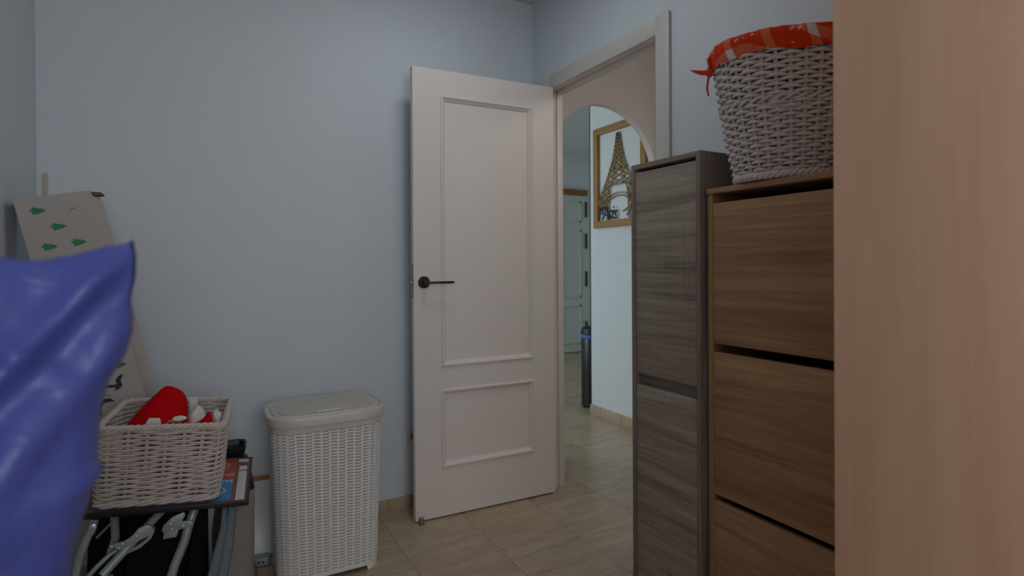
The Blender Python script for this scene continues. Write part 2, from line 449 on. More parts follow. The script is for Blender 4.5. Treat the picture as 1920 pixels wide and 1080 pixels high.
# cornice and soffit at the entrance
cm = MB()
prof = [(0, 0), (0.07, 0), (0.066, -0.012), (0.045, -0.022), (0.028, -0.045), (0.012, -0.06), (0, -0.062)]
cm.prism(prof, 1.64, 4.6, lambda a, b, d: (d, 5.994-a, H+b))
o = cm.build('trim_4', 'ceiling', smooth=40); struct(o); o['label'] = 'moulded ceiling cornice above the entrance door'
cm = MB(); cm.prism(prof, 3.457, 5.994, lambda a, b, d: (4.6-a, d, H+b)); o = cm.build('trim_5', 'ceiling', smooth=40); struct(o)

# ------------------------------------------------------------------ room door (open leaf)
HX, HY, DA = 1.5495, 2.3476, -0.0442
dr = bpy.data.objects.new('door_1', None); COL.objects.link(dr)
dr.location = (HX, HY, 0); dr.rotation_euler = (0, 0, DA)
dr['kind'] = 'structure'; dr['label'] = 'open white two-panel room door with black lever'; dr['category'] = 'door'
DW, DT, Z0, Z1 = 0.725, 0.035, 0.008, 2.038
# local: leaf runs along -x, visible face at y=0, thickness towards +y
P1 = (-0.596, -0.121, 0.690, 1.923); P2 = (-0.599, -0.122, 0.230, 0.585)
def leaf():
    b = MB(); d = 0.010
    xs0, xs1 = P1[0]+0.012, P1[1]-0.012
    def bx(x0, x1, z0, z1, y0=0.0): b.box(x0, y0, z0, x1, DT, z1)
    bx(-DW, xs0, Z0, Z1); bx(xs1, 0, Z0, Z1); bx(xs0, xs1, Z0, P2[2]+0.012); bx(xs0, xs1, P2[3]-0.012, P1[2]+0.012); bx(xs0, xs1, P1[3]-0.012, Z1)
    bx(xs0, xs1, P2[2]+0.012, P2[3]-0.012, d); bx(xs0, xs1, P1[2]+0.012, P1[3]-0.012, d)
    return b
leaf().build('door_leaf', 'door', dr, recalc=False)
def moulding(p):
    x0, x1, z0, z1 = p; b = MB()
    prof = [(0.0, 0.0), (0.0, -0.006), (0.004, -0.0085), (0.009, -0.008), (0.013, -0.003), (0.017, 0.001), (0.021, 0.003), (0.024, 0.009), (0.024, 0.0105), (0.0, 0.0105)]
    rings = []
    for k, (cx, cz, sx, sz) in enumerate(((x0, z0, 1, 1), (x1, z0, -1, 1), (x1, z1, -1, -1), (x0, z1, 1, -1))):
        rings.append([(cx+sx*a, y, cz+sz*a) for a, y in prof])
    n = len(prof); vs = [v for r in rings for v in r]; fs = []
    for k in range(4):
        k2 = (k+1) % 4
        for j in range(n): fs.append((k*n+j, k2*n+j, k2*n+(j+1) % n, k*n+(j+1) % n))
    b.add(vs, fs); return b
moulding(P1).build('panel_moulding', 'door', dr, smooth=25); moulding(P2).build('panel_moulding', 'door', dr, smooth=25)
hb = MB(); hb.loft([[(-0.679+r*math.cos(2*math.pi*k/28), y, 1.075+r*math.sin(2*math.pi*k/28)) for k in range(28)] for r, y in ((0.027, 0.0), (0.027, -0.007), (0.025, -0.009), (0.011, -0.009), (0.0105, -0.048), (0.009, -0.052))])
hd = hb.build('door_handle', 'black', dr, smooth=35); hd['label'] = 'matt black lever handle on round rose'
MB().box(-0.683, -0.054, 1.0690, -0.552, -0.044, 1.0795).build('lever', 'black', hd, bevel=0.003)
box('latch_plate', 'steel', (-DW-0.0008, 0.006, 1.005), (-DW+0.001, 0.029, 1.155), dr)
box('latch_bolt', 'steel', (-DW-0.009, 0.012, 1.063), (-DW, 0.024, 1.083), dr, 0.002)
for z in (1.875, 1.085, 0.245):
    MB().tube([(0.0075, 0.034, z-0.045), (0.0075, 0.034, z+0.045)], 0.0055, 10).build('hinge', 'steel', dr, smooth=40)
    box('hinge_plate', 'steel', (-0.0005, 0.003, z-0.045), (0.0012, 0.030, z+0.045), dr)
ds = thing('door_stopper', 'small grey cylinder door stopper on the floor at the door corner', 'door stopper', (0.846, 2.358, 0))
MB().loft([[(r*math.cos(2*math.pi*k/18), r*math.sin(2*math.pi*k/18), z) for k in range(18)] for r, z in ((0.011, 0), (0.011, 0.026), (0.0095, 0.0285), (0.0, 0.029))]).build('post', 'steel', ds, smooth=40)
MB().loft([[(r*math.cos(2*math.pi*k/18), r*math.sin(2*math.pi*k/18), z) for k in range(18)] for r, z in ((0.0118, 0.012), (0.0125, 0.014), (0.0125, 0.018), (0.0118, 0.02))]).build('rubber_ring', 'plastic_foot', ds, smooth=40)
sk = thing('wall_socket', 'beige wall socket low on the wall behind the door edge', 'socket', (0.886, YB, 0.337))
box('plate', 'socket', (-0.040, -0.010, -0.040), (0.040, 0, 0.040), sk, 0.003)
MB().loft([[(0.024*c*math.cos(2*math.pi*k/24), y, 0.024*c*math.sin(2*math.pi*k/24)) for k in range(24)] for c, y in ((1, -0.0105), (1, -0.004), (0.95, -0.003))]).build('socket_well', 'plastic_foot', sk, smooth=40)
tp_ = box('cable_cover', 'tape', (-0.4930, YB-0.006, 0.9), (-0.4780, YB, 1.489), None, 0.0015)
tag(tp_, 'narrow beige strip on the wall rising above the cardboard box', 'cable cover')

# ------------------------------------------------------------------ entrance door far away
d2 = bpy.data.objects.new('door_2', None); COL.objects.link(d2); d2.location = (4.43, 5.994, 0)
d2['kind'] = 'structure'; d2['label'] = 'closed pale panelled entrance door at the far end of the hall'; d2['category'] = 'door'
b = MB(); b.box(-0.86, -0.03, 0.01, 0, -0.012, 2.05); b.build('door_leaf', 'fardoor', d2)
for x0, x1 in ((-0.78, -0.47), (-0.39, -0.075)):
    for z0, z1 in ((0.12, 0.62), (0.72, 1.60), (1.70, 1.97)):
        q = MB(); t = 0.022
        for s in ((x0, z0, x1, z0+t), (x0, z1-t, x1, z1), (x0, z0, x0+t, z1), (x1-t, z0, x1, z1)): q.box(s[0], -0.042, s[1], s[2], -0.03, s[3])
        q.build('panel_moulding', 'fardoor', d2, recalc=False)
box('door_frame', 'fardoor', (0, -0.03, 0), (0.075, -0.001, 2.06), d2, 0.003)
box('door_frame', 'orangewood', (-0.95, -0.05, 2.052), (0.03, -0.001, 2.125), d2, 0.004)
for z in (1.87, 1.455, 0.96, 0.3):
    MB().tube([(0.005, -0.045, z-0.1), (0.005, -0.045, z+0.1)], 0.013, 10).build('hinge', 'black', d2, smooth=40)

# ------------------------------------------------------------------ wardrobe
WF, WY = 0.960, 0.5755
wd = thing('wardrobe', 'tall beech-coloured wardrobe filling the right edge', 'wardrobe', (WF, WY, 0))
body = MB(); body.box(0.020, -1.72, 0.06, 0.598, -0.002, 2.28); body.build('carcass', 'beech', wd, bevel=0.001)
for k in range(3):
    y1 = 0.0-k*0.5735; y0 = y1-0.5705
    dd = MB().box(0, y0, 0.065, 0.019, y1, 2.278).build('door', 'beech', wd, bevel=0.0012)
    yy = (y0+0.05) if k != 1 else (y1-0.05)
    if k: MB().tube([(-0.001, yy, 1.0), (-0.022, yy, 1.01), (-0.022, yy, 1.14), (-0.001, yy, 1.15)], 0.005, 8).build('handle', 'steel', dd, smooth=60)
box('plinth', 'beech', (0.04, -1.72, 0), (0.598, -0.01, 0.06), wd)

# ------------------------------------------------------------------ tall dark cabinet
c = thing('tall_cabinet', 'narrow tall dark oak cabinet next to the doorway', 'cabinet', (1.25, 1.135, 0))
W, D, HH, T = 0.293, 0.308, 1.4765, 0.016
b = 0.0012
box('side_panel', 'darkoak_v', (0, 0, 0), (D, T, HH), c, b)
box('side_panel', 'darkoak_v', (0, W-T, 0), (D, W, HH), c, b)
box('top_panel', 'darkoak_h', (0, T, HH-T), (D, W-T, HH), c, b)
box('bottom_panel', 'darkoak_h', (0.0, T, 0.04), (D, W-T, 0.04+T), c, b)
box('back_panel', 'darkoak_v', (D-0.006, T, 0.05), (D, W-T, HH-T), c)
box('inner_front', 'darkoak_h', (0.030, T, 0.70), (0.042, W-T, 0.86), c)
box('door', 'darkoak_h', (0.003, T+0.002, 0.793), (0.020, W-T-0.002, HH-T-0.011), c, b)
box('door', 'darkoak_h', (0.003, T+0.002, 0.060), (0.020, W-T-0.002, 0.755), c, b)
box('shelf', 'darkoak_h', (0.022, T, 0.74), (D, W-T, 0.752), c)

# ------------------------------------------------------------------ shoe cabinet
SX, SY1, SY0 = 1.265, 1.122, 0.586
c = thing('shoe_cabinet', 'warm brown oak shoe cabinet with three tilting fronts and black gaps', 'shoe cabinet', (SX, SY0, 0))
W = SY1-SY0; D = 0.285; T = 0.018; ZT = 1.3630
box('top_panel', 'oak_h', (-0.003, -0.003, ZT-0.0155), (D, W+0.003, ZT), c, b)
box('side_panel', 'oak_v', (0, 0, 0), (D, T, ZT-0.0155), c, b)
box('side_panel', 'oak_v', (0, W-T, 0), (D, W, ZT-0.0155), c, b)
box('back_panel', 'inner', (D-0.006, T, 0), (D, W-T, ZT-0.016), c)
for z0, z1 in ((0.9255, 1.3205), (0.500, 0.9015), (0.085, 0.483)):
    f = MB().box(0.0, T+0.0015, z0, 0.016, W-T-0.0015, z1).build('drawer_front', 'oak_h', c, bevel=b)
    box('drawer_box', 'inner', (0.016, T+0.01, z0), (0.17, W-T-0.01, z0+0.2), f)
box('plinth', 'oak_h', (0.02, T, 0), (0.036, W-T, 0.07), c, b)
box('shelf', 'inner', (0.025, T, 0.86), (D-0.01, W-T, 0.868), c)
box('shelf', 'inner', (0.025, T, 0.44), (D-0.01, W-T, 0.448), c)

# ------------------------------------------------------------------ wicker
def weave(ringfn, nst, rows, z0, z1, rad, amp, seg=4, sides=6, jit=0.0006):
    b = MB(); rr = random.Random(3)
    for j in range(rows):
        z = z0+(z1-z0)*(j+0.5)/rows; pts = []
        ring = ringfn(z, nst*seg); dz = rr.uniform(-jit, jit); ph0 = rr.uniform(-0.15, 0.15)
        for k, (q, nrm, s) in enumerate(ring):
            ph = math.pi*k/seg+math.pi*j+ph0
            q2 = q+nrm*amp*math.cos(ph)
            pts.append((q2.x, q2.y, z+dz+0.0009*math.sin(ph*0.37+j*1.7)))
        b.tube(pts, rad*rr.uniform(0.88, 1.1), sides, closed=True)
    return b
def stakes(ringfn, nst, z0, z1, rad, k=3):
    b = MB()
    lev = [z0+(z1-z0)*i/k for i in range(k+1)]; rings = [ringfn(z, nst*4) for z in lev]
    for i in range(nst):
        for off in (-0.0022, 0.0022):
            pts = []
            for z, rg in zip(lev, rings):
                q, nr, s = rg[i*4]; t = Vector((-nr.y, nr.x)); q2 = q+t*off; pts.append((q2.x, q2.y, z))
            b.tube(pts, rad, 6)
    return b
def braid(ringfn, z, rad, amp, strands, turns, n=160, zamp=None):
    b = MB(); zamp = zamp or amp
    ring = ringfn(z, n)
    for s in range(strands):
        pts = []
        for k, (q, nr, _) in enumerate(ring):
            ph = 2*math.pi*(turns*k/n+s/strands); q2 = q+nr*amp*math.cos(ph); pts.append((q2.x, q2.y, z+zamp*math.sin(ph)))
        b.tube(pts, rad, 6, closed=True)
    return b

# oval laundry basket on the shoe cabinet
rb = thing('oval_wicker_basket', 'pale oval wicker basket with orange checked lining on the shoe cabinet', 'basket', (1.368, 0.934, ZT), (0, 0, R(34.8)))
RH = 0.349; KL = 0.17
def rax(t): t += 0.10*math.sin(math.pi*t); return 0.096+0.048*t, 0.130+0.060*t
def rring(z, n):
    ax_, ay_ = rax(max(0, min(1, z/RH)))
    return resample([(ax_*math.cos(2*math.pi*k/120), ay_*math.sin(2*math.pi*k/120)) for k in range(120)], n)
def lift(b):          # the rim sits a little higher at one end
    b.v = [(x, y, z*(1+KL*y)) for x, y, z in b.v]; return b
NST = 30
tag(lift(weave(rring, NST, 17, 0.022, 0.190, 0.0045, 0.0064)).build('weave', 'wicker_r', rb, smooth=180, recalc=False), kind='stuff')
tag(lift(weave(rring, NST, 14, 0.204, 0.345, 0.0045, 0.0064)).build('weave', 'wicker_r', rb, smooth=180, recalc=False), kind='stuff')
tag(lift(stakes(rring, NST, 0.003, 0.345, 0.0026, 5)).build('stakes', 'wicker_r', rb, smooth=180, recalc=False), kind='stuff')
braid(rring, 0.0135, 0.0062, 0.006, 3, 17, 200).build('base_braid', 'wicker_r', rb, smooth=180, recalc=False)
lift(braid(rring, 0.197, 0.0042, 0.0055, 2, 17, 200)).build('middle_braid', 'wicker_r', rb, smooth=180, recalc=False)
lift(braid(rring, 0.349, 0.006, 0.007, 3, 20, 200)).build('rim', 'wicker_r', rb, smooth=180, recalc=False)
bx0, by0 = rax(0)
MB().loft([[(r*(bx0-0.004)*math.cos(2*math.pi*k/40), r*(by0-0.004)*math.sin(2*math.pi*k/40), z) for k in range(40)] for r, z in ((0.01, 0.004), (1, 0.004), (1, 0.012), (0.01, 0.012))], False, False).build('base', 'wicker_r', rb, smooth=40)
def liner():
    b = MB(); n = 180; uvs = []
    prof = [(-0.011, 0.318), (-0.012, 0.344), (-0.006, 0.359), (0.004, 0.363), (0.012, 0.358), (0.0150, 0.346), (0.0145, 0.331), (0.0125, 0.318), (0.0095, 0.309)]
    for j, (o, z) in enumerate(prof):
        for k, (q, nr, sl) in enumerate(rring(min(z, RH), n)):
            a = 2*math.pi*k/n
            wob = (0.0020*math.sin(9*a+1)+0.0014*math.sin(23*a)+0.0010*math.sin(41*a+z*60)) if j > 2 else 0
            dz = 0.0030*math.sin(5*a+0.6)+0.002*math.sin(13*a) if j >= 6 else 0.0
            p = q+nr*(o+wob)
            b.v.append((p.x, p.y, z+dz)); uvs.append((sl+0.012, z+0.05*math.sin(a*2)))
    for j in range(len(prof)-1):
        for k in range(n):
            k2 = (k+1) % n; b.f.append((j*n+k, j*n+k2, (j+1)*n+k2, (j+1)*n+k))
    return lift(b), uvs
lb, luv = liner()
lc = MB(); lc.loft([[(q.x*k, q.y*k, 0.352-0.018*(1-k*k)+0.004*noise.noise(Vector((q.x*k*30, q.y*k*30, 2)))) for q, _, _ in rring(0.34, 60)] for k in (0.93, 0.8, 0.6, 0.4, 0.2, 0.05)], False, True)
lift(lc).build('added_shade_cover', 'orange', rb, smooth=180)  # unseen disc added under the rim to keep the basket's inside dark
lo = lb.build('fabric_lining', 'gingham', rb, smooth=180, recalc=False, uvs=luv); lo['label'] = 'orange and white checked cotton lining folded over the rim'
# tied bow at the end seen on the left
bx_, by_ = -0.028, 0.200
tx, ty = -math.cos(YAW+R(34.8)), math.sin(YAW+R(34.8))     # towards the door
ZK = 0.316
bw = MB(); bw.loft([[(bx_+r*math.cos(2*math.pi*k/12), by_+r*math.sin(2*math.pi*k/12), ZK+z) for k in range(12)] for r, z in ((0.002, 0.014), (0.007, 0.010), (0.010, 0.0), (0.008, -0.010), (0.003, -0.014))])
bo = bw.build('bow_knot', 'orange', rb, smooth=180)
MB().tube([(bx_, by_, ZK), (bx_+tx*0.02, by_+ty*0.02, ZK-0.002), (bx_+tx*0.036, by_+ty*0.036, ZK+0.001), (bx_+tx*0.052, by_+ty*0.052, ZK+0.005)], [(0.004, 0.006), (0.003, 0.007), (0.002, 0.005), (0.001, 0.0015)], 8).build('ribbon_tail', 'orange', bo, smooth=180)
MB().tube([(bx_, by_, ZK-0.004), (bx_+tx*0.004, by_+ty*0.004, ZK-0.024), (bx_+tx*0.007, by_+ty*0.007, ZK-0.044), (bx_+tx*0.003, by_+ty*0.003, ZK-0.066)], [(0.006, 0.003), (0.008, 0.003), (0.007, 0.003), (0.004, 0.002)], 8).build('ribbon_tail', 'orange', bo, smooth=180)
MB().tube([(bx_, by_, ZK), (bx_-tx*0.002, by_-ty*0.002, ZK+0.018), (bx_+tx*0.003, by_+ty*0.003, ZK+0.034), (bx_-tx*0.006, by_-ty*0.006, ZK+0.044)], [(0.008, 0.005), (0.010, 0.006), (0.009, 0.005), (0.004, 0.003)], 8).build('ribbon_loop', 'orange', bo, smooth=180)
# wicker loop handle at the wardrobe end
MB().tube([(0.055*math.cos(t), -0.198, 0.352+0.055*math.sin(t)) for t in [math.pi*k/14 for k in range(15)]], 0.006, 8).build('handle', 'wicker_r', rb, smooth=180)

# ------------------------------------------------------------------ hamper
HXc, HYc = 0.413, 2.243
hp = thing('laundry_hamper', 'cream plastic laundry hamper with rattan texture and lid', 'laundry hamper', (HXc, HYc, 0), (0, 0, R(-1.0)))
HH = 0.580
def hring(z, n, off=0.0):
    t = z/HH; w_ = 0.362+0.036*t+2*off; d_ = 0.262+0.034*t+2*off; r_ = 0.070+0.012*t+off
    return resample(rrect(w_, d_, r_, 10), n)
ncol, nrow = 42, 46
def hamper_body():
    b = MB(); uc = ncol*6; zs = [0.0]
    zlist = []
    ZA, ZB = 0.030, 0.556
    for r_ in range(nrow):
        p = (ZB-ZA)/nrow; z = ZA+r_*p
        for f, d in ((0.0, 0), (0.38, 0), (0.44, 1), (0.86, 1), (0.92, 0)): zlist.append((z+f*p, d, r_))
    zlist = [(0.004, 0, 0), (0.018, 0, 0)]+zlist+[(0.558, 0, 0), (HH, 0, 0)]
    rings = []
    for z, d, r_ in zlist:
        row = []
        for k, (q, nr, s) in enumerate(hring(z, uc)):
            c = k % 6; col = k//6
            odd = col % 2
            dep = 0.0
            if d and 2 <= c <= 5: dep = -0.016
            elif not d and 2 <= c <= 5 and 0.02 < z < 0.557: dep = 0.0016*(1 if c in (3, 4) else 0.5)
            zz = z+(0.0030 if odd and 0.03 < z < 0.555 else 0)
            # arched bottom edge between the corner feet
            q2 = q+nr*dep
            if z < 0.006:
                if abs(q.x) < 0.130 and abs(abs(q.y)-0.131) < 0.02: zz = 0.018
                elif abs(q.y) < 0.07 and abs(abs(q.x)-0.181) < 0.02: zz = 0.018
                else: zz = 0.0
            elif z < 0.02 : zz = 0.026
            row.append((q2.x, q2.y, zz))
        rings.append(row)
    b.loft(rings, False, True)
    return b
hamper_body().build('basket_body', 'plastic', hp, smooth=50, recalc=False)
def lid():
    b = MB()
    def rg(w_, d_, r_, z, n=72): return [(q.x, q.y, z) for q, _, _ in resample(rrect(w_, d_, r_, 10), n)]
    b.loft([rg(0.398, 0.296, 0.083, HH-0.024), rg(0.408, 0.306, 0.087, HH-0.022), rg(0.409, 0.307, 0.088, HH-0.004), rg(0.409, 0.307, 0.088, HH-0.001), rg(0.423, 0.321, 0.094, HH-0.001), rg(0.426, 0.324, 0.096, HH+0.002),
            rg(0.426, 0.324, 0.096, HH+0.028), rg(0.423, 0.321, 0.094, HH+0.032), rg(0.414, 0.312, 0.090, HH+0.0345), rg(0.406, 0.304, 0.088, HH+0.0345), rg(0.403, 0.301, 0.087, HH+0.0290), rg(0.386, 0.284, 0.083, HH+0.0290),
            rg(0.378, 0.276, 0.081, HH+0.0360), rg(0.366, 0.264, 0.078, HH+0.0375)], True, True)
    return b
ld = lid().build('lid', 'plastic_lid', hp, smooth=25)
lp = MB()
def rgz(i, j):
    return None
nu, nv = 150, 40
pw, pd = 0.355, 0.252
for j in range(nv):
    for i in range(nu):
        u = -1+2*i/(nu-1); v = -1+2*j/(nv-1)
        # map the square to a rounded rectangle
        x = u*pw/2; y = v*pd/2
        r_ = 0.075; ex = max(0, abs(x)-(pw/2-r_)); ey = max(0, abs(y)-(pd/2-r_))
        L = math.hypot(ex, ey)
        if L > r_: 
            ex, ey = ex*r_/L, ey*r_/L
            x = math.copysign(pw/2-r_+ex, x); y = math.copysign(pd/2-r_+ey, y)
        e = 1 if (0 < i < nu-1 and 0 < j < nv-1) else 0
        wv = 0.0014*(1 if (i//5+j) % 2 else -0.4)*e
        lp.v.append((x, y, HH+0.0386+0.003*(1-u*u)*(1-v*v)+wv))
for j in range(nv-1):
    for i in range(nu-1): lp.f.append((j*nu+i, j*nu+i+1, (j+1)*nu+i+1, (j+1)*nu+i))
lp.build('woven_panel', 'plastic_lid', ld, smooth=40, recalc=False)
MB().prism(rrect(0.088, 0.012, 0.005, 6), 0, 1, lambda a_, b_, d_: (a_-0.005, b_-0.120, HH+0.039+0.0050*d_)).build('grip', 'panel', ld, bevel=0.001)

# ------------------------------------------------------------------ white panel behind the hamper, plug, cable
pn = thing('white_board', 'white board with wooden edges leaning on the wall behind the hamper', 'board', (0.0, 2.385, 0), (R(-27.8), 0, 0))
box('board_face', 'panel', (-0.18, 0.0, 0.016), (0.50, 0.014, 0.300), pn, 0.001)
box('edge_strip', 'orangewood', (-0.18, -0.004, 0.300), (0.50, 0.016, 0.318), pn, 0.002)
box('edge_strip', 'orangewood', (-0.18, -0.004, -0.0), (0.50, 0.016, 0.016), pn, 0.002)
ad = thing('power_adapter', 'small grey plastic plug-in unit with a black cable at the board foot', 'adapter', (0.195, 2.349, 0.004), (0, 0, R(-12)))
MB().prism(rrect(0.062, 0.036, 0.014, 6), 0.0, 0.030, lambda a_, b_, d_: (a_, b_, d_)).build('housing', 'greymetal', ad, bevel=0.003)
for x in (-0.012, 0.004): box('port', 'ink', (x, -0.0185, 0.010), (x+0.006, -0.0175, 0.018), ad)
MB().tube([(-0.030, 0.0, 0.016), (-0.045, -0.004, 0.040), (-0.065, -0.01, 0.052), (-0.09, -0.02, 0.03), (-0.11, -0.02, 0.003)], 0.0022, 6).build('cable', 'ink', ad, smooth=180)

# ------------------------------------------------------------------ cardboard box in the corner
TI = R(12.6)
cb = thing('cardboard_box', 'long white cardboard box printed with green trees leaning in the corner', 'cardboard box', (-0.188, 2.205, 0.001), (0, -TI, R(6)))
BW, BD, BL = 0.214, 0.15, 1.387
# local: x to the right across the face, y away, z along the box
fm = MB()
poly = [(0, 0), (BW, 0), (BW, BL-0.035), (BW-0.012, BL-0.030), (BW-0.022, BL-0.016), (BW-0.026, BL), (0, BL)]
fm.prism(poly, 0, 0.004, lambda x, z, d: (x, d, z)); fm.build('front_flap', 'card', cb)
mm = MB(); mm.box(0, 0.004, 0, 0.004, BD, BL); mm.box(BW-0.004, 0.004, 0, BW, BD, BL-0.034); mm.box(0.004, BD-0.004, 0, BW-0.004, BD, BL-0.01); mm.box(0.004, 0.004, 0, BW-0.004, BD-0.004, 0.004)
mm.build('box_sides', 'card', cb, recalc=False)
mm = MB(); mm.box(0.004, 0.004, BL-0.012, BW-0.03, BD-0.004, BL-0.004); mm.build('top_flap', 'cardedge', cb)
mm = MB(); mm.prism([(0, 0), (0.03, -0.006), (0.036, -0.016), (0.012, -0.014)], 0, 0.05, lambda x, z, d: (BW-0.028+x, 0.003+d, BL-0.004+z)); mm.build('torn_corner', 'cardedge', cb)
box('flap_edge', 'card', (BW-0.030, -0.0035, 0.10), (BW+0.001, 0.0, 0.905), cb, 0.001)
box('flap_edge', 'card', (0.0, -0.0025, 0.10), (BW-0.03, 0.0, 0.905), cb, 0.0008)
def tree(cx, cz, s, y=-0.0006):
    out = [(-0.5, -0.04), (-0.36, -0.06), (-0.30, -0.30), (-0.05, -0.20), (-0.08, -0.26), (0.14, -0.16), (0.12, -0.20), (0.30, -0.10), (0.5, 0), (0.30, 0.12), (0.12, 0.2), (0.14, 0.15), (-0.08, 0.25), (-0.05, 0.18), (-0.33, 0.30), (-0.36, 0.06), (-0.5, 0.05)]
    q = MB(); ca, sa = math.cos(R(-7)), math.sin(R(-7))
    q.prism([(cx+s*(a_*ca-b_*sa), cz+s*(a_*sa+b_*ca)) for a_, b_ in out], y, y-0.0004, lambda x, z, d: (x, d, z)); q.build('tree_print', 'green', cb)
def face(X, Z):   # face coordinates of a point of the front plane
    X, Z = X+0.028-0.0175*Z, 0.012+0.977*Z
    dx, dz = X+0.188, Z-0.001
    return dx*math.cos(TI)+dz*math.sin(TI), -dx*math.sin(TI)+dz*math.cos(TI)
for X, Z in ((-0.437, 1.343), (-0.389, 1.296), (-0.412, 1.232), (-0.340, 1.248)):
    tree(*face(X, Z), 0.041)
tree(*face(-0.246, 0.843), 0.038, -0.0027)
def smudge(pts, mat, y=-0.0006):
    q = MB(); q.prism([face(*p) for p in pts], y, y-0.0003, lambda x, z, d: (x, d, z)); return q.build('print_mark', mat, cb)
smudge([(-0.388, 1.354), (-0.372, 1.366), (-0.345, 1.372), (-0.322, 1.366), (-0.345, 1.360), (-0.362, 1.353)], 'smudge')
smudge([(-0.366, 1.330), (-0.352, 1.343), (-0.322, 1.352), (-0.306, 1.350), (-0.310, 1.338), (-0.340, 1.331)], 'smudge')
smudge([(-0.365, 1.347), (-0.355, 1.355), (-0.345, 1.357), (-0.357, 1.351)], 'green', -0.001)
# black flourish
smudge([(-0.238, 0.812), (-0.252, 0.806), (-0.259, 0.794), (-0.256, 0.779), (-0.290, 0.779), (-0.290, 0.772), (-0.257, 0.768), (-0.266, 0.757), (-0.250, 0.763), (-0.241, 0.774), (-0.246, 0.790)], 'ink', -0.0027)
smudge([(-0.300, 0.752), (-0.280, 0.744), (-0.268, 0.742), (-0.285, 0.748), (-0.303, 0.758)], 'ink', -0.0027)
smudge([(-0.262, 0.725), (-0.275, 0.735), (-0.292, 0.736), (-0.310, 0.728), (-0.310, 0.690), (-0.298, 0.680), (-0.300, 0.706), (-0.290, 0.722), (-0.276, 0.724)], 'ink', -0.0027)

# ------------------------------------------------------------------ stack under the wicker basket
BR = (0, R(4.6), R(-5.5)); BC = Vector((-0.097, 1.957, 0.503))
pb = thing('poster_board', 'dark framed poster lying flat under the white wicker basket', 'poster', BC-Vector((0, 0, 0.001)), BR)
px0, px1, py0, py1 = -0.186, 0.230, -0.180, 0.218
box('backing', 'darkframe', (px0+0.004, py0+0.004, -0.013), (px1-0.004, py1-0.004, -0.0035), pb)
for a_, b_ in (((px0, py0), (px1, py0+0.007)), ((px0, py1-0.007), (px1, py1)), ((px0, py0+0.007), (px0+0.007, py1-0.007)), ((px1-0.007, py0+0.007), (px1, py1-0.007))):
    box('frame_bar', 'darkframe', (a_[0], a_[1], -0.014), (b_[0], b_[1], 0.0005), pb, 0.001)
def flat(name, mat, x0, y0, x1, y1, z, par=pb): return box(name, mat, (x0, y0, z-0.0004), (x1, y1, z), par)
flat('poster_sheet', 'pr_brown', px0+0.007, py0+0.007, px1-0.007, py1-0.007, -0.0030)
flat('poster_print', 'pr_red', -0.15, 0.075, 0.183, py1-0.009, -0.0026)
flat('poster_print', 'pr_tan', -0.15, 0.045, 0.181, 0.072, -0.0026)
flat('poster_print', 'pr_red', -0.15, 0.017, 0.181, 0.040, -0.0026)
flat('poster_print', 'pr_sky', -0.15, -0.010, 0.180, 0.012, -0.0026)
flat('poster_print', 'pr_blue', -0.15, -0.155, 0.180, -0.010, -0.0024)
flat('poster_strip', 'pr_white', 0.193, -0.160, 0.216, 0.085, -0.0026)
flat('poster_strip', 'pr_white', 0.193, 0.098, 0.216, 0.136, -0.0026)
flat('poster_strip', 'pr_white', 0.188, 0.180, 0.219, 0.208, -0.0026)
def ovalring(cx, cy, rx, ry, mat, n, mat_in):
    q = MB()
    for k in range(n):
        t = 2*math.pi*k/n; x = cx+rx*math.cos(t); y = cy+ry*math.sin(t)
        q.box(x-0.0030, y-0.0042, -0.0022, x+0.0030, y+0.0042, -0.0018)
    q.build('oval_print', mat, pb, recalc=False)
    q = MB(); q.prism([(cx+rx*0.72*math.cos(2*math.pi*k/24), cy+ry*0.72*math.sin(2*math.pi*k/24)) for k in range(24)], -0.0022, -0.0019, lambda a_, b_, d_: (a_, b_, d_)); q.build('oval_print', mat_in, pb)
ovalring(0.112, 0.150, 0.050, 0.042, 'pr_tan', 30, 'pr_brown')
ovalring(0.112, -0.082, 0.050, 0.042, 'pr_sky', 30, 'pr_navy')
q = MB(); g = random.Random(5)
x = 0.02
while x < 0.175:
    ww = g.choice((0.004, 0.006, 0.008)); q.box(x, 0.047, -0.0021, x+ww*0.35, 0.068, -0.0017); q.box(x, g.choice((0.047, 0.058)), -0.0021, x+ww, g.choice((0.052, 0.062)), -0.0017); x += ww+0.006
q.build('lettering', 'pr_red', pb, recalc=False)
q = MB(); x = 0.02
while x < 0.175:
    q.box(x, -0.008, -0.0021, x+0.003, 0.010, -0.0017); x += g.choice((0.006, 0.009, 0.012))
q.build('lettering', 'pr_blue', pb, recalc=False)
q = MB()
for k in range(14): q.box(0.197, -0.150+k*0.0155, -0.0021, 0.197+g.choice((0.008, 0.013)), -0.1475+k*0.0155, -0.0017)
q.build('lettering', 'pr_sky', pb, recalc=False)

